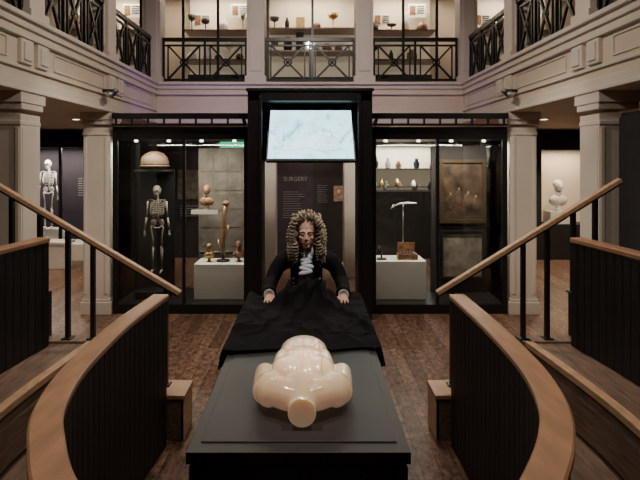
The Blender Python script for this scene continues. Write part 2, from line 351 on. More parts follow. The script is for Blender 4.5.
# ------------------------------------------------------------ main glass cases
def glasscase(x0,x1,name,divs):
    b=MB(); y0=6.6;y1=7.5
    b.box(x0,x1,y0,y1,0,.12,BLACK); b.box(x0,x1,y0,y1,2.27,2.43,BLACK)
    for x in (x0,x1):
        for y in (y0,y1-.05):
            xa=x if x==x0 else x-.06; b.box(xa,xa+.06,y,y+.05,.12,2.27,BLACK)
    for x in divs: b.box(x-.02,x+.02,y0,y0+.04,.12,2.27,BLACK)
    b.box(x0+.06,x1-.06,y0+.02,y0+.026,.12,2.27,GLASS); b.box(x0+.06,x1-.06,y1-.03,y1-.024,.12,2.27,GLASS)
    for x in (x0+.02,x1-.026): b.box(x,x+.006,y0+.05,y1-.05,.12,2.27,GLASS)
    for k in range(4):
        x=x0+(x1-x0)*(k+.5)/4; b.lathe([(.025,0),(.025,.02),(.018,.025)],(x,6.85,2.245),LAMPE,10)
    return b.obj(name,.004)
glasscase(-2.565,-.80,'glass_display_case',[-1.64]); glasscase(.80,2.565,'glass_display_case',[1.66])
b=MB(); b.box(-2.38,-1.90,7.1,7.16,.125,1.86,BLACK); b.box(-2.38,-1.90,6.86,7.16,1.84,1.865,BLACK); b.box(-2.36,-1.92,6.84,7.1,.125,.22,BLACK); b.obj('exhibit_backboard',.004)
skeleton('human_skeleton',(-2.10,6.98,.45),1.22,BONED)
b=MB(); b.lathe([(.12,0),(.17,.03),(.19,.1),(.17,.17),(.12,.22),(.05,.25),(.02,.25)],(-2.14,7.0,1.87),WICK,20)
for k in range(6): b.tube([(-2.14+.19*math.cos(t*math.pi/10)*(1-.07*k),7+.19*math.sin(t*math.pi/10)*(1-.07*k),1.92+k*.032) for t in range(21)],.013,WICK,6,cap=False)
b.obj('woven_basket')
b=MB(); b.box(-1.56,-.87,6.82,7.26,.125,.60,WHITE); b.obj('display_plinth',.006)
b=MB(); b.box(-1.62,-.95,7.38,7.42,.125,2.17,TAN); b.box(-1.60,-.97,7.365,7.38,.66,.68,METAL)
for k in range(5):
    for j in range(3): b.box(-1.58+j*.21,-1.41+j*.21,7.37,7.38,.75+k*.27,.98+k*.27,TAN)
b.obj('glass_reflection_slab',.004)  # grey-beige slab standing in for a reflection in the case glass
b=MB(); bust(b,(-1.39,7.0,.601),.46,BRASS,BROWN); b.obj('anatomical_bust')
b=MB(); bust(b,(-.98,7.0,.601),.52,BROWN,BROWN); b.obj('anatomical_bust')
b=MB(); c=Vector((-1.20,7.02,.601))
b.lathe([(.09,0),(.09,.02),(.03,.03)],c,BLACK,16)
b.tube([c+Vector((0,0,.02)),c+Vector((0.0,0,.3)),c+Vector((.01,0,.62)),c+Vector((.03,0,.78))],[.024,.028,.022,.03],BROWN,10)
b.tube([c+Vector((0.0,0,.12)),c+Vector((-.06,0,.2)),c+Vector((-.07,0,.30))],[.02,.016,.01],BRASS,8)
b.tube([c+Vector((0.0,0,.3)),c+Vector((.07,0,.40)),c+Vector((.07,0,.5))],[.016,.014,.01],BRASS,8); b.ell(c+Vector((.035,0,.80)),(.05,.04,.04),BROWN)
b.obj('anatomical_limb_specimen')
b=MB(); b.box(-1.62,-1.22,6.85,7.15,1.30,1.312,GLASS); b.box(-1.60,-1.24,6.83,6.845,1.27,1.33,WHITE)
b.tube([(-1.6,7.14,1.306),(-1.6,7.36,1.306)],.008,METAL,6); b.tube([(-1.24,7.14,1.306),(-1.24,7.36,1.306)],.008,METAL,6); b.obj('glass_shelf')
b=MB(); bust(b,(-1.42,6.98,1.313),.62,BROWN,BROWN); b.obj('wax_head_model')
b=MB(); b.box(.87,1.56,6.82,7.26,.125,.64,WHITE); b.obj('display_plinth',.006)
b=MB(); b.box(1.2,1.46,6.88,7.04,.642,.72,BROWN); b.box(1.21,1.45,7.025,7.04,.72,.86,BROWN); b.box(1.22,1.44,6.90,7.02,.72,.725,PURP)
for k in range(5): b.tube([(1.24+k*.045,6.92,.732),(1.24+k*.045,7.01,.732)],.006,METAL,6)
b.obj('surgical_instrument_box')
b=MB(); b.box(.92,1.04,6.90,7.0,.642,.66,BLACK); b.tube([(.98,6.97,.66),(.98,6.97,.76),(.96,6.94,.80)],.012,BLACK,8); b.tube([(.96,6.92,.72),(.94,6.99,.82)],.018,BLACK,8); b.obj('antique_microscope')
b=MB(); b.tube([(1.31,7.16,.642),(1.31,7.16,1.40)],.008,METAL,8); b.lathe([(.07,0),(.07,.015)],(1.31,7.16,.642),METAL,14)
b.tube([(1.20,7.14,1.36),(1.27,7.12,1.39),(1.37,7.10,1.40),(1.48,7.06,1.40)],[.010,.017,.018,.010],BONE,8)
for k in range(4): b.tube([(1.21,7.14,1.36),(1.16-.01*k,7.09+.02*k,1.38-.022*k)],.005,BONE,5)
b.obj('articulated_hand_instrument')
b=MB(); b.box(.92,1.62,7.0,7.25,1.62,1.63,GLASS)
for x in (1.0,1.22,1.45):
    h=random.uniform(.08,.14); b.lathe([(.03,0),(.035,h*.6),(.02,h*.75),(.024,h)],(x,7.12,1.631),random.choice([BRASS,BONE,WHITE]),10)
b.tube([(.95,7.2,1.62),(.95,7.46,1.62)],.008,METAL,6); b.tube([(1.6,7.2,1.62),(1.6,7.46,1.62)],.008,METAL,6)
b.obj('specimen_shelf')
def framed(x0,x1,z0,z1,y,fr,pc,w=.045,th=.05):
    b=MB(); b.box(x0,x1,y,y+.02,z0,z1,pc)
    b.box(x0-w,x1+w,y-th+.02,y+.025,z1,z1+w,fr); b.box(x0-w,x1+w,y-th+.02,y+.025,z0-w,z0,fr); b.box(x0-w,x0,y-th+.02,y+.025,z0,z1,fr); b.box(x1,x1+w,y-th+.02,y+.025,z0,z1,fr)
    return b
b=MB(); b.box(1.72,2.50,7.2,7.26,.125,2.2,DARK); b.obj('exhibit_backboard')
b=framed(1.87,2.42,1.16,1.96,7.16,GOLD,PAINT,.05)
for (x,z,r) in [(1.98,1.45,.05),(2.10,1.52,.045),(2.23,1.47,.05),(2.34,1.42,.05)]:
    b.ell((x,7.155,z+.07),(.014,.006,.020),BRASS,seg=10,ring=6); b.ell((x,7.157,z-.05),(.06,.006,.11),PAINT,seg=10,ring=6)
b.obj('framed_oil_painting',.004)
b=framed(1.87,2.42,.36,.98,7.16,BLACK,PAPER,.03); b.obj('framed_print',.003)
# ------------------------------------------------------------ portal, truss, screen
b=MB(); y0=6.35;y1=7.0
for sx in (-1,1):
    b.box(sx*.62,sx*.78,y0,y1,0,2.88,BLACK); b.box(sx*.60,sx*.64,y0-.02,y0+.03,0,2.8,BLACK)
b.box(-.78,.78,y0,y1,2.74,2.88,BLACK); b.box(-.80,.80,y0-.02,y1,2.86,2.90,BLACK); b.box(-.62,.62,6.9,7.0,1.98,2.74,BLACK)
b.obj('portal_frame',.006)
b=MB()
for sx in (-1,1):
    b.box(sx*.785,sx*2.54,6.50,6.58,2.53,2.60,BLACK); b.box(sx*.785,sx*2.54,6.50,6.54,2.44,2.465,BLACK)
    for k in range(9): x=sx*(.85+k*.205); b.box(x-.012,x+.012,6.51,6.54,2.45,2.55,BLACK)
b.obj('lighting_truss')
Zt,Zb=PZ(110,6.6),PZ(158.5,6.3)
e=empty('video_screen',(0,6.4,2.3))
me=MB(); a=Vector((-.525,6.30,Zb));bb=Vector((.55,6.30,Zb));c=Vector((.535,6.66,Zt));d=Vector((-.515,6.66,Zt))
me.add([a,bb,c,d],[(0,1,2,3)],screenmat()); par(me.obj('display_panel'),e)
me=MB(); n=(bb-a).cross(d-a).normalized(); n=-n if n.y<0 else n
def fr(p,k): return p+n*k
me.add([fr(a,.01)+Vector((-.02,0,-.02)),fr(bb,.01)+Vector((.02,0,-.02)),fr(c,.01)+Vector((.02,0,.02)),fr(d,.01)+Vector((-.02,0,.02)),fr(a,.07)+Vector((-.02,0,-.02)),fr(bb,.07)+Vector((.02,0,-.02)),fr(c,.07)+Vector((.02,0,.02)),fr(d,.07)+Vector((-.02,0,.02))],[(0,1,2,3),(4,5,6,7),(0,1,5,4),(1,2,6,5),(2,3,7,6),(3,0,4,7)],BLACK)
me.tube([(0,6.6,2.4),(0,6.88,2.45)],.03,BLACK,8); par(me.obj('housing'),e)
SK=mat('engraving_line',(.03,.06,.08),.8,emit=(.22,.44,.52),es=1.5,spec=.1)
me=MB()
def sp(u,v): return a+(bb-a)*u+(d-a)*v-n*.004
rr=random.Random(3)
def stroke(pts,r=.0022): me.tube([sp(*p) for p in catmull(pts,4)],r,SK,4)
for k in range(40):
    cx=rr.uniform(.08,.36) if k%2 else rr.uniform(.60,.92); cy=rr.uniform(.22,.8); pts=[(cx,cy)]; an=rr.uniform(0,6.28)
    for j in range(4):
        an+=rr.uniform(-1.5,1.5); cx=min(max(cx+.022*math.cos(an),.03),.97); cy=min(max(cy+.045*math.sin(an),.06),.94); pts.append((cx,cy))
    stroke(pts)
stroke([(.05,.2),(.25,.16),(.45,.2),(.6,.15),(.9,.18)])
for k in range(9): stroke([(.1+.03*k,.08),(.11+.03*k,.12)])
par(me.obj('engraving_lines'),e)
for sx in (-1,1):
    b=MB(); b.tube([(sx*2.57,6.3,2.86),(sx*2.44,6.3,2.86)],.02,BLACK,8); b.tube([(sx*2.44,6.38,2.86),(sx*2.44,6.2,2.80)],[.04,.045],BLACK,12); b.ell((sx*2.44,6.19,2.8),(.04,.04,.04),METAL); b.obj('security_camera')
# ------------------------------------------------------------ rear lower displays
b=MB(); b.box(-.66,.06,9.8,9.9,0,2.45,PURP); b.box(.06,.78,9.84,9.94,0,2.45,DARK)
for k in range(12): b.box(-.52,-.52+random.uniform(.3,.42),9.792,9.8,1.38-k*.045,1.388-k*.045,INK)
for k in range(9): b.box(.14,.14+random.uniform(.16,.24),9.832,9.84,1.5-k*.04,1.507-k*.04,INK)
b.box(.46,.66,9.82,9.84,1.2,1.5,PORT); b.ell((.56,9.815,1.38),(.04,.01,.055),SKIN,seg=10,ring=6)
pn=b.obj('exhibition_panel'); 
t=text('SURGERY',(-.28,9.79,1.60),.11,INK,'panel_heading'); t.parent=pn
b=MB(); b.box(1.2,2.7,10.3,10.8,0,1.35,DARK); b.box(1.25,2.65,10.75,10.8,1.35,2.3,LIT)
for z in (1.35,1.80):
    b.box(1.25,2.65,10.4,10.8,z,z+.03,METAL); x=1.35
    while x<2.6:
        h=random.uniform(.1,.24); b.lathe([(.05,0),(.07,h*.5),(.03,h*.8),(.05,h)],(x,10.5,z+.03),random.choice([WHITE,BONE,DARK,BROWN]),10); x+=random.uniform(.2,.4)
b.box(1.2,2.7,10.3,10.8,2.3,2.45,BLACK); b.obj('display_cabinet')
b=MB(); b.box(-4.0,-1.1,10.4,10.8,0,2.5,PURP)
for k in range(3):
    x=-3.6+k*.9; b.box(x,x+.6,10.36,10.4,1.2,1.8,PAPER)
    for j in range(5): b.box(x+.05,x+.5,10.37,10.4,1.05-j*.05,1.065-j*.05,INK)
b.obj('exhibition_panel')
b=MB(); x0=PX(220,8.3);x1=PX(246,8.3); b.box(x0,x1,8.28,8.31,2.20,2.33,GREEN)
xm=x0+.1; b.ell((xm,8.275,2.305),(.012,.004,.012),WHITE,seg=8,ring=6); b.bar((xm,8.275,2.29),(xm-.015,8.275,2.255),.012,WHITE); b.bar((xm-.015,8.275,2.255),(xm+.015,8.275,2.24),.008,WHITE); b.bar((xm+.015,8.275,2.24),(xm+.012,8.275,2.215),.008,WHITE); b.bar((xm-.015,8.275,2.255),(xm-.045,8.275,2.23),.008,WHITE); b.bar((xm,8.275,2.285),(xm+.03,8.275,2.27),.007,WHITE)
b.bar((x0+.2,8.275,2.265),(x0+.3,8.275,2.265),.01,WHITE); b.bar((x0+.2,8.275,2.265),(x0+.23,8.275,2.29),.01,WHITE); b.bar((x0+.2,8.275,2.265),(x0+.23,8.275,2.24),.01,WHITE)
b.tube([(x0+.05,8.3,2.33),(x0+.05,8.3,ZS)],.006,METAL,6); b.tube([(x1-.05,8.3,2.33),(x1-.05,8.3,ZS)],.006,METAL,6); b.obj('exit_sign')
b=MB(); b.box(-6.4,-4.35,10.1,10.8,0,.32,WHITE); b.box(-6.4,-4.35,10.74,10.8,.32,2.25,PURP); b.box(-6.4,-4.35,10.1,10.8,2.25,2.45,BLACK)
for x in (-6.4,-5.0,-4.4): b.box(x,x+.05,10.1,10.15,.32,2.25,BLACK)
b.box(-6.35,-4.4,10.11,10.115,.32,2.25,GLASS)
for k in range(8): b.box(-4.9,-4.55,10.73,10.74,1.6-k*.05,1.615-k*.05,INK)
b.box(-5.75,-5.1,10.3,10.6,.32,.6,WHITE); b.obj('display_cabinet')
skeleton('human_skeleton',(-5.33,10.35,.6),1.42,BONE)
b=MB(); b.box(-4.9,-4.5,9.3,9.6,.0,.45,WHITE); b.box(-4.95,-4.45,9.25,9.65,.45,.5,WHITE); b.obj('museum_bench',.01)
b=MB(); nx0,nx1=4.65,5.75
b.box(nx0-.45,nx0,10.2,10.8,0,2.5,DARK); b.box(nx1,nx1+.6,10.2,10.8,0,2.5,DARK); b.box(nx0,nx1,10.2,10.8,2.2,2.5,DARK); b.box(nx0,nx1,10.2,10.8,0,.7,DARK); b.box(nx0,nx1,10.7,10.8,.7,2.2,LIT)
b.obj('display_niche')
b=MB(); b.box(4.88,5.3,10.3,10.65,.702,.95,WHITE); bust(b,(5.1,10.45,.95),1.15,WHITE); b.obj('marble_bust')
b=MB(); b.box(3.0,4.1,10.4,10.7,0,2.45,DARK); b.box(3.2,3.9,10.38,10.4,1.0,1.8,PAPER); b.obj('exhibition_panel')
b=MB(); b.box(2.78,2.86,3.4,4.54,0,2.42,BLACK); b.box(2.76,2.78,3.4,4.54,0.05,2.38,DARK); b.obj('partition_screen',.004)
# ------------------------------------------------------------ theatre tiers
def tiers(side):
    sg=-1 if side=='L' else 1
    if side=='L': p1=[(-1.045,3.56),(-1.09,3.02),(-1.09,2.61),(-1.06,2.22),(-.985,1.91),(-.885,1.705),(-.75,1.49),(-.58,1.32),(-.42,1.22)]
    else: p1=[(1.03,3.56),(1.04,3.0),(1.03,2.55),(1.00,2.22),(.93,1.93),(.825,1.705),(.68,1.49),(.54,1.32),(.40,1.22)]
    p1=catmull(p1,8)
    B=catmull([(sg*1.60,3.82),(sg*1.66,2.8),(sg*1.60,2.1),(sg*1.42,1.4),(sg*1.15,.9)],10)
    P2=catmull([(sg*1.93,3.68),(sg*1.99,3.0),(sg*1.94,2.2),(sg*1.76,1.4),(sg*1.45,.8)],10)
    def part(path,z0,z1,w):
        e=empty('theatre_partition',(path[0].x,path[0].y,z0))
        b=MB(); pr=[(-.025,z0),(.025,z0),(.025,z1-.03),(-.025,z1-.03)]; b.sweep([tuple(p) for p in path],pr,BLACK)
        rs=resample(path,.075)
        for q0,q1 in zip(rs[:-1],rs[1:]):
            c=(q0+q1)/2; d=(q1-q0); ang=math.atan2(d.y,d.x)
            b.obox((c.x,c.y,(z0+z1-.04)/2),(.068,.085,z1-.04-z0),Matrix.Rotation(ang,3,'Z'),BLK2)
        par(b.obj('slatted_wall'),e)
        b=MB(); h=w/2; b.sweep([tuple(p) for p in path],[(-h,z1-.03),(-h+.008,z1-.038),(h-.008,z1-.038),(h,z1-.03),(h,z1-.008),(h-.008,z1),(-h+.008,z1),(-h,z1-.008)],OAK)
        par(b.obj('oak_cap'),e)
    part(p1,0,1.06,.115)
    part(P2,.66,1.44,.10)
    b=MB()
    def strip(A,Bp,z,th,m):
        n=40
        def at(Pth,t):
            f=t*(len(Pth)-1);i=min(int(f),len(Pth)-2);return Pth[i].lerp(Pth[i+1],f-i)
        vs=[];fs=[]
        for i in range(n+1):
            a_=at(A,i/n);b_=at(Bp,i/n); vs+=[(a_.x,a_.y,z),(b_.x,b_.y,z),(b_.x,b_.y,z-th),(a_.x,a_.y,z-th)]
        for i in range(n):
            for j in range(4): j2=(j+1)%4; fs.append((i*4+j,(i+1)*4+j,(i+1)*4+j2,i*4+j2))
        fs+=[(0,1,2,3),(n*4+3,n*4+2,n*4+1,n*4)]
        b.add(vs,fs,m)
    off=[Vector((p.x+sg*.045,p.y)) for p in p1]
    strip(off,B,.31,.31,OAKD)
    Pin=[Vector((p.x-sg*.02,p.y)) for p in P2]; Pin[0]=Vector((sg*1.93,3.82))
    strip(B,Pin,.655,.655,OAKD)
    out=[Vector((sg*2.55,3.82)),Vector((sg*2.55,2.5)),Vector((sg*2.55,1.7)),Vector((sg*2.4,1.0)),Vector((sg*2.1,.5))]
    P3=[Vector((p.x+sg*.05,p.y)) for p in P2]; P3[0]=Vector((sg*1.98,3.82)); strip(P3,out,1.0,1.0,OAKD)
    bp=[tuple(q) for q in B]; b.sweep(bp,[(-.03,.63),(.03,.63),(.03,.672),(-.03,.672)],OAKL); b.sweep(bp,[(-.024,.34),(.024,.34),(.024,.56),(-.024,.56)],OAKD)
    b.box(sg*.90,sg*1.62,3.62,3.86,0,.30,OAKD); b.box(sg*.895,sg*.925,3.62,3.87,.0,.295,OAKL); b.box(sg*.89,sg*1.62,3.61,3.87,.295,.325,OAK)
    b.box(sg*1.56,sg*2.0,3.72,3.86,.32,.672,OAKD)
    b.box(sg*1.96,sg*2.55,3.72,3.86,0,1.01,BLACK)
    b.obj('theatre_tier',.004)
    Yr=3.78
    if side=='L': A=P(180,293,Yr);Z=P(-6,183,Yr); posts=[(166,.325),(93,.672),(68,.672),(40,1.01),(12,1.01)]
    else: A=P(437,293,Yr);Z=P(620,180,Yr); posts=[(452,.325),(523,.672),(547,.672),(573,1.01),(595,1.01)]
    b=MB(); d=(Z-A).normalized()
    M=d.to_track_quat('X','Z').to_matrix()
    b.obox((A+Z)/2,((Z-A).length,.055,.032),M,OAKL); b.obox((A+Z)/2-Vector((0,0,.025)),((Z-A).length-.02,.03,.02),M,BLACK)
    for px,zb in posts:
        x=PX(px,Yr); t=(x-A.x)/(Z.x-A.x); zt=A.z+(Z.z-A.z)*t-.025
        b.box(x-.014,x+.014,Yr-.022,Yr+.022,zb,zt,BLACK); b.box(x-.035,x+.035,Yr-.04,Yr+.04,zb,zb+.012,BLACK)
    b.obj('stair_handrail',.004)
tiers('L'); tiers('R')
# ------------------------------------------------------------ table
TX=-.047; hw=.455; TZ=.82
b=MB()
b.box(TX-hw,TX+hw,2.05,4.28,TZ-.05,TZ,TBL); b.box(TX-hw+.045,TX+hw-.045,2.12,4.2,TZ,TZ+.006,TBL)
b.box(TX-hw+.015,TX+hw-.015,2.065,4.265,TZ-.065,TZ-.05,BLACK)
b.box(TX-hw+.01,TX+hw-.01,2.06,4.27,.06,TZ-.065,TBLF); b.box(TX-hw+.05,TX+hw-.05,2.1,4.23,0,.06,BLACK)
for y in (2.6,3.15,3.7): 
    for sx in (-1,1): b.box(TX+sx*(hw-.012),TX+sx*(hw-.004),y-.003,y+.003,.08,TZ-.08,BLACK)
b.obj('dissection_table',.006)
NU,NV=130,120; vs=[];fs=[]
for j in range(NV+1):
    v=j/NV; y=3.10+v*1.20
    for i in range(NU+1):
        u=i/NU*2-1; lim=hw+.015
        sL=.58+.03*math.sin(v*9)+ (.13*v if u<0 else .05*v); s_=u*sL
        w=noise.noise(Vector((s_*5,y*4,0)))*.5+noise.noise(Vector((s_*11+2,y*9,3)))*.25
        ridge=max(1-abs(noise.noise(Vector((s_*4+y*1.5,y*2.2-s_,7))))*3,0)**2
        r2=max(1-abs(noise.noise(Vector((s_*7-y*2,y*4+s_*2,17))))*4,0)**2
        yy=y+ .10*noise.noise(Vector((s_*4,1,1)))*(1-v)+(.03*u if v<.2 else 0)
        if abs(s_)<lim:
            x=s_; z=TZ+.014+.014*(w+.5)+(.032*ridge+.018*r2)*min(v*3,1)
            hx=(s_-.02)/.23; hy=(y-4.0)/.11; g=math.exp(-hx**4-hy**2)
            z+=g*(.16+.09*w+.04*math.sin(s_*26+w*10+y*14)+.05*r2)
        else:
            ov=abs(s_)-lim; t=min(ov/.03,1)
            x=math.copysign(lim+.012+.05*ov+.02*math.sin(y*22+w*3)*min(ov*8,1)+.01*t,s_); z=TZ+.016-ov+.012*(1-t)
        vs.append((TX+x,yy,z))
for j in range(NV):
    for i in range(NU): k=j*(NU+1)+i; fs.append((k,k+1,k+NU+2,k+NU+1))
b=MB(); b.add(vs,fs,CLOTH,True); o=b.obj('draped_black_cloth'); m=o.modifiers.new('t','SOLIDIFY'); m.thickness=.006; m.offset=1
# ------------------------------------------------------------ torso model
OX,OY,OZ=-.035,2.19,TZ+.008
b=MB(); KX=.80
def T(x,y,z): return Vector((OX+x*KX,OY+y,OZ+z))
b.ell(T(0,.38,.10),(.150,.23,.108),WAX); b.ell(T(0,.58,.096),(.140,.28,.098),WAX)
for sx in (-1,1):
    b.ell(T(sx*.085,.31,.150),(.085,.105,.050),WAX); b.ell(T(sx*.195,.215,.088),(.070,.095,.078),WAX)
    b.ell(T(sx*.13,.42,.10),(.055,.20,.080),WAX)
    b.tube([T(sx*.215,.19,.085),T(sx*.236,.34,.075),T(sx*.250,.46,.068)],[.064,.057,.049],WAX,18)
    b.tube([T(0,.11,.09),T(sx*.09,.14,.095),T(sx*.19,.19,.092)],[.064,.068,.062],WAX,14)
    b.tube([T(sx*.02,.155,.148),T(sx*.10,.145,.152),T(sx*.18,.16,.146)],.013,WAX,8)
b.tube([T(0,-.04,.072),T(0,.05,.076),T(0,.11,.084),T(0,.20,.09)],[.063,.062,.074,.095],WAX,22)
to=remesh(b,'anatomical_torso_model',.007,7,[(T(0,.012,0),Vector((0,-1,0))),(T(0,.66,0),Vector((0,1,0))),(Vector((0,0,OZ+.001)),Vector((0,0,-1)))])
bv=BVHTree.FromPolygons([v.co for v in to.data.vertices],[tuple(p.vertices) for p in to.data.polygons])
b=MB()
def proj(pl,r=.0018):
    out=[]
    for (x,y) in catmull([Vector((p[0],p[1])) for p in pl],6):
        h=bv.ray_cast(Vector((OX+x*KX,OY+y,2)),Vector((0,0,-1)))
        if h[0] is not None: out.append(h[0]+Vector((0,0,.0003)))
    if len(out)>2: b.tube(out,r,REDL,5)
proj([(0,.20),(0,.35),(0,.50),(.0,.63)],.0014); proj([(.11,.22),(.12,.35),(.11,.48),(.10,.62)],.0025)
for sx in (-1,1):
    proj([(sx*.02,.46),(sx*.07,.52),(sx*.12,.62)],.0012)
    proj([(sx*.02,.39),(sx*.08,.42),(sx*.14,.36)],.0012)
lo=b.obj('projected_lines'); par(lo,to)  # lines of projected light, modelled as thin coloured tubes on the torso
# ------------------------------------------------------------ surgeon figure
E=empty('surgeon_mannequin',(-.03,4.7,0))
HX=-.03; UP=.035
def Q(x,y,z): return Vector((HX+x,y,z+(UP if z>1.0 else 0)))
b=MB()
b.tube([Q(0,4.80,.72),Q(0,4.79,.86),Q(0,4.70,.98),Q(0,4.58,1.08),Q(0,4.48,1.13)],[(.19,.14),(.17,.125),(.18,.12),(.205,.13),(.16,.09)],COAT,24)
b.tube([Q(0,4.80,.9),Q(0,4.82,.7),Q(0,4.83,.48)],[(.17,.13),(.23,.17),(.29,.21)],COAT,24)
for sx in (-1,1):
    b.ell(Q(sx*.185,4.46,1.085),(.085,.085,.08),COAT)
    b.tube([Q(sx*.05,4.46,1.16),Q(sx*.20,4.46,1.10)],[.070,.066],COAT,14)
    ex=.30
    b.tube([Q(sx*.20,4.46,1.09),Q(sx*.26,4.43,1.02),Q(sx*ex,4.38,.965)],[.076,.068,.062],COAT,14)
    b.tube([Q(sx*ex,4.38,.965),Q(sx*.31,4.27,.918),Q(sx*.305,4.19,.893)],[.062,.055,.056],COAT,14)
    b.tube([Q(sx*.308,4.235,.905),Q(sx*.305,4.185,.893)],[.060,.064],COAT,14)
par(remesh(b,'frock_coat',.011,3),E)
b=MB()
for sx in (-1,1):
    b.tube([Q(sx*.09,4.80,.85),Q(sx*.10,4.79,.65),Q(sx*.105,4.76,.48)],[.095,.085,.06],COAT,14)
par(b.obj('breeches'),E); b=MB()
for sx in (-1,1):
    b.tube([Q(sx*.105,4.76,.50),Q(sx*.105,4.80,.36),Q(sx*.105,4.82,.2),Q(sx*.105,4.82,.09)],[.055,.058,.042,.036],LINEN,14)
par(b.obj('stockings'),E); b=MB()
for sx in (-1,1):
    b.ell(Q(sx*.11,4.76,.045),(.048,.13,.044),BLACK); b.box(HX+sx*.11-.035,HX+sx*.11+.035,4.82,4.89,0,.05,BLACK); b.box(HX+sx*.11-.025,HX+sx*.11+.025,4.70,4.74,.075,.095,METAL)
par(b.obj('buckled_shoes'),E)
b=MB(); b.tube([Q(0,4.66,.90),Q(0,4.56,.99),Q(0,4.43,1.07),Q(0,4.375,1.13)],[(.10,.10),(.11,.115),(.105,.115),(.07,.06)],VEST,18); par(b.obj('waistcoat'),E)
b=MB()
for sx in (-1,1):
    b.tube([Q(sx*.06,4.345,1.155),Q(sx*.10,4.325,1.08),Q(sx*.105,4.40,.97),Q(sx*.11,4.5,.90)],[(.012,.03),(.014,.038),(.014,.035),(.012,.03)],COAT,10)
    for k in range(4): b.ell(Q(sx*.115,4.315+.03*k,1.07-.045*k),(.008,.006,.008),METAL,seg=8,ring=6)
for k in range(5): b.ell(Q(.0,4.31+.03*k,1.065-.035*k),(.008,.008,.008),METAL,seg=8,ring=6)
par(b.obj('lapels_and_buttons'),E)
b=MB(); b.tube([Q(0,4.40,1.13),Q(0,4.36,1.17),Q(0,4.34,1.22)],[.06,.062,.055],LINEN,16)
for k in range(7): b.ell(Q(.012*math.sin(k*2),4.295-.004*k,1.175-.026*k),(.038+.004*k,.018,.022),LINEN,Matrix.Rotation(.3*math.sin(k*1.7),3,'Y'))
par(b.obj('linen_cravat'),E)
b=MB()
for sx in (-1,1): b.lathe([(.036,0),(.046,.03),(.043,.035),(.03,.02)],Q(sx*.305,4.185,.892),LINEN,16,ax=Matrix.Rotation(math.pi/2-.15,3,'X'))
par(b.obj('shirt_cuffs'),E)
for sx in (-1,1):
    b=MB(); w=Q(sx*.303,4.17,.888)
    b.tube([w+Vector((0,.04,.004)),w,w+Vector((-sx*.005,-.03,-.004)),w+Vector((-sx*.01,-.085,-.012))],[(.025,.02),(.026,.019),(.038,.017),(.041,.014)],SKIN,14)
    for k,(off,L) in enumerate([(-.030,.058),(-.010,.072),(.011,.068),(.030,.052)]):
        s0=w+Vector((-sx*.01+sx*off,-.08,-.010)); dx=sx*off*.35
        b.tube([s0,s0+Vector((dx*.4,-L*.4,.006)),s0+Vector((dx*.8,-L*.78,-.004)),s0+Vector((dx,-L,-.014))],[.0105,.0098,.0088,.007],SKIN,10)
    s0=w+Vector((-sx*.035,-.03,-.006)); b.tube([s0+Vector((sx*.012,.01,0)),s0,s0+Vector((-sx*.026,-.03,-.006)),s0+Vector((-sx*.034,-.06,-.010))],[.014,.014,.011,.008],SKIN,10)
    par(remesh(b,'hand',.0035,2),E)
hc=Q(0,4.26,1.345)+Vector((0,0,.01)); TL=Matrix.Rotation(.12,3,'X')
def Hd(x,y,z): return hc+TL@Vector((x,y,z))
b=MB()
b.ell(Hd(0,.02,.04),(.076,.095,.095),SKIN,TL); b.ell(Hd(0,-.025,-.035),(.060,.068,.080),SKIN,TL); b.ell(Hd(0,-.065,-.095),(.028,.025,.022),SKIN,TL)
for sx in (-1,1):
    b.ell(Hd(sx*.040,-.062,-.022),(.022,.022,.020),SKIN,TL); b.ell(Hd(sx*.032,-.078,.030),(.028,.014,.010),SKIN,TL); b.ell(Hd(sx*.078,.015,-.005),(.012,.02,.032),SKIN,TL); b.ell(Hd(sx*.011,-.098,-.033),(.009,.011,.008),SKIN,TL)
b.tube([Hd(0,-.086,.025),Hd(0,-.10,-.005),Hd(0,-.112,-.028)],[.008,.010,.012],SKIN,10)
b.ell(Hd(0,-.086,-.062),(.024,.014,.014),SKIN,TL)
b.tube([Hd(0,.03,-.04),Q(0,4.36,1.22),Q(0,4.42,1.14)],[.055,.055,.06],SKIN,16)
par(remesh(b,'head',.0045,2),E)
b=MB()
for sx in (-1,1):
    b.ell(Hd(sx*.030,-.080,.008),(.014,.010,.006),EYE,TL,10,8); b.ell(Hd(sx*.030,-.089,.007),(.006,.004,.006),IRIS,TL,8,6)
    b.tube([Hd(sx*.014,-.094,.030),Hd(sx*.032,-.096,.036),Hd(sx*.052,-.085,.028)],.004,HAIR,6)
    b.tube([Hd(sx*.016,-.088,.012),Hd(sx*.030,-.093,.016),Hd(sx*.046,-.083,.010)],.003,SKIN,6)
b.tube([Hd(-.022,-.094,-.062),Hd(0,-.101,-.059),Hd(.022,-.094,-.062)],.004,LIP,8); b.tube([Hd(-.016,-.095,-.068),Hd(0,-.100,-.070),Hd(.016,-.095,-.068)],.004,LIP,8)
par(b.obj('facial_features'),E)
b=MB(); rr=random.Random(11)
b.ell(Hd(0,.045,.06),(.10,.10,.10),HAIR,TL)
def curl(p0,p1,R,turns,r):
    p0=Vector(p0);p1=Vector(p1);d=p1-p0;a_=d.orthogonal().normalized();c_=d.cross(a_).normalized();n=turns*9;ph=rr.uniform(0,6.28)
    pts=[];rs=[]
    for i in range(n+1):
        t=i/n;th=ph+t*turns*6.283;Rk=R*(.75+.5*math.sin(math.pi*min(t*1.1,1))); pts.append(p0+d*t+(a_*math.cos(th)+c_*math.sin(th))*Rk); rs.append(r*(1-.4*t))
    b.tube(pts,rs,HAIR,6)
J=lambda s=.008: Vector((rr.uniform(-s,s),rr.uniform(-s,s),rr.uniform(-s,s)))
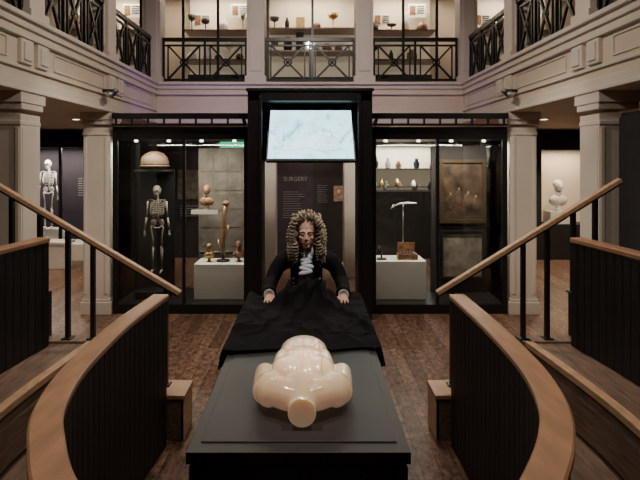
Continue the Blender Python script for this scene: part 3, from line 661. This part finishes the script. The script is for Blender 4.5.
for sx in (-1,1):
    for k in range(10):
        y=-.060+.024*k; zt=.160-.012*abs(k-2)*.8
        curl(Hd(sx*.008,y,zt+.02)+J(),Hd(sx*.085,y+.01,zt-.02)+J(),.020,3,.0085)
        curl(Hd(sx*.085,y,zt-.015)+J(),Hd(sx*.118,y+.01,.05)+J(),.020,3,.0085)
    for k in range(18):
        f=k/17; y=-.050+.165*f; x=.100+.028*math.sin(f*3.1)
        for L in range(2):
            z0=.07-.03*rr.random()-L*.10
            curl(Hd(sx*(x-.003*L),y,z0)+J(.01),Hd(sx*(x+.012+.016*rr.random()),y+.01,z0-.14)+J(.012),.017,5,.0075)
    for k in range(11):
        f=k/10; xa=.088+.055*f
        curl(Q(sx*xa,4.235+.12*f,1.27-.01*f)+J(.01),Q(sx*(xa+.01*rr.uniform(-1,1)+.01),4.28+.13*f,1.08+.05*rr.random()),.017,6,.0072)
for k in range(8):
    x=-.10+.2*k/7; curl(Hd(x,.13,.08),Q(x*1.2,4.47,1.18),.022,6,.012); curl(Hd(x,.10,.13),Hd(x,.15,-.02),.022,4,.012)
par(b.obj('curled_wig',fix=False),E)
# ------------------------------------------------------------ lamps
def slight(name,loc,tgt,e,ang,col,blend,soft):
    l=bpy.data.lights.new(name,'SPOT'); l.energy=e; l.color=col; l.spot_size=math.radians(ang); l.spot_blend=blend; l.shadow_soft_size=soft
    o=bpy.data.objects.new(name,l); o.location=loc; o.rotation_euler=(Vector(tgt)-Vector(loc)).to_track_quat('-Z','Y').to_euler(); S.collection.objects.link(o)
def downlight(x,y,z,power,col=(1,.80,.58),ang=120,tgt=None):
    b=MB(); b.lathe([(.07,0),(.07,-.012),(.05,-.014)],(x,y,z),BLACK,16); b.lathe([(.048,-.013),(.048,-.016)],(x,y,z),LAMPE,16); b.obj('recessed_downlight')
    slight('downlight_lamp',(x,y,z-.03),tgt or (x,y+.001,0),power,ang,col,.8,.05)
for sx in (-1,1):
    downlight(sx*3.5,7.6,ZS,130); downlight(sx*5.1,9.2,ZS,180); downlight(sx*3.6,5.4,ZS,45); downlight(sx*1.7,8.9,ZS,60); downlight(sx*4.9,6.6,ZS,90)
downlight(0,9.2,ZS,45,tgt=(0,9.8,1.2)); downlight(-1.5,9.6,ZS,45,tgt=(-1.6,10.3,1.3)); downlight(1.9,9.8,ZS,45,tgt=(1.9,10.6,1.5))
def spot(name,loc,tgt,e,ang,col=(1,.90,.80),blend=.5,soft=.08):
    b=MB(); d=(Vector(tgt)-Vector(loc)).normalized(); L0=Vector(loc)-d*.02
    b.tube([L0-d*.18,L0-d*.02],[.05,.065],BLACK,14); b.tube([L0-d*.1,(loc[0],loc[1],ZC)],.012,BLACK,6); b.obj('unseen_spot_housing')  # housing and rod out of view, put in with each overhead lamp
    slight(name,loc,tgt,e,ang,col,blend,soft)
for sx in (-1,1):   # small spots and fixtures added on the case tops to brighten the rear columns
    p=Vector((sx*.95,7.46,2.52)); q=Vector((sx*.68,8.66,1.3)); d=(q-p).normalized()
    b=MB(); b.lathe([(.03,0),(.03,.012)],(p.x,p.y-.08,2.432),BLACK,12); b.tube([(p.x,p.y-.08,2.44),(p.x,p.y-.08,2.53)],.008,BLACK,6); b.tube([p-d*.13,p-d*.02],[.025,.032],BLACK,12); b.obj('added_case_top_spot')
    slight('rear_column_fill',p,q,40,60,(1,.88,.74),.8,.03)
spot('torso_lamp',(.35,3.5,5.3),(-.01,2.58,.9),950,7.5,(1,.90,.76),1.0)
spot('surgeon_fill',(.5,1.6,4.6),(-.03,4.3,1.30),330,8,(1,.92,.85),.8)  # fill spot added to brighten the figure's face
spot('theatre_wash',(-1.5,2.2,5.6),(-1.2,2.4,.8),340,75,(1,.86,.72),1,.15)
spot('theatre_wash',(1.5,2.2,5.6),(1.2,2.4,.8),340,75,(1,.86,.72),1,.15)
spot('floor_wash',(-1.0,5.0,5.6),(-1.2,5.2,0),470,60,(1,.84,.68),1,.12)
spot('floor_wash',(1.0,5.0,5.6),(1.2,5.2,0),470,60,(1,.84,.68),1,.12)
spot('fascia_wash',(1.6,3.8,5.3),(-2.6,6.4,2.6),480,75,(1,.87,.74),1,.12)
spot('fascia_wash',(-1.6,3.8,5.3),(2.6,6.4,2.6),480,75,(1,.87,.74),1,.12)
spot('fascia_wash',(1.6,1.0,5.0),(-2.6,3.4,2.8),190,75,(1,.87,.74),1,.12)
spot('fascia_wash',(-1.6,1.0,5.0),(2.6,3.4,2.8),190,75,(1,.87,.74),1,.12)
spot('fascia_wash',(0,4.6,5.6),(0,8.6,3.6),400,75,(1,.88,.78),1,.12)
for sx in (-1,1):
    spot('column_wash',(sx*1.2,3.2,3.9),(sx*2.75,6.6,1.5),250,34,(1,.86,.70),1,.08)  # unseen spots added to light the columns from the front
def area(name,loc,sx,sy,e,col,rot=(0,0,0)):
    l=bpy.data.lights.new(name,'AREA'); l.shape='RECTANGLE'; l.size=sx; l.size_y=sy; l.energy=e; l.color=col
    o=bpy.data.objects.new(name,l); o.location=loc; o.rotation_euler=rot; S.collection.objects.link(o)
for sx in (-1,1): area('case_lamp',(sx*1.68,6.68,2.24),1.6,.08,52,(1,.87,.70),(.12,0,0))
for x in (-1.9,0.05,1.9,-4.2,4.2): area('cabinet_lamp',(x,10.4,5.45),1.2,.2,38,(1,.84,.64))
area('cabinet_lamp',(-5.4,10.25,2.23),1.8,.2,60,(1,.88,.76)); area('cabinet_lamp',(5.2,10.35,2.18),.9,.2,20,(1,.78,.54)); area('cabinet_lamp',(1.95,10.5,2.28),1.3,.2,36,(1,.94,.86))
for x in (-1.6,1.6):
    b=MB(); b.box(x-.6,x+.6,7.3,7.33,2.435,2.45,LED); b.obj('led_strip')
    area('led_lamp',(x,7.4,2.47),1.2,.05,4 if x<0 else 1.5,(.4,.15,1),(math.pi-.6,0,0))
w=bpy.data.worlds.new('world'); S.world=w; w.use_nodes=True; w.node_tree.nodes['Background'].inputs[0].default_value=(.5,.5,.6,1); w.node_tree.nodes['Background'].inputs[1].default_value=.02
# ------------------------------------------------------------ camera
cd=bpy.data.cameras.new('camera'); cd.sensor_width=36; cd.lens=F/640*36; cd.shift_y=-80/640; cd.shift_x=10/640; cd.clip_start=.05
co=bpy.data.objects.new('camera',cd); co.location=(0,0,CH); co.rotation_euler=(math.pi/2,0,0); S.collection.objects.link(co); S.camera=co
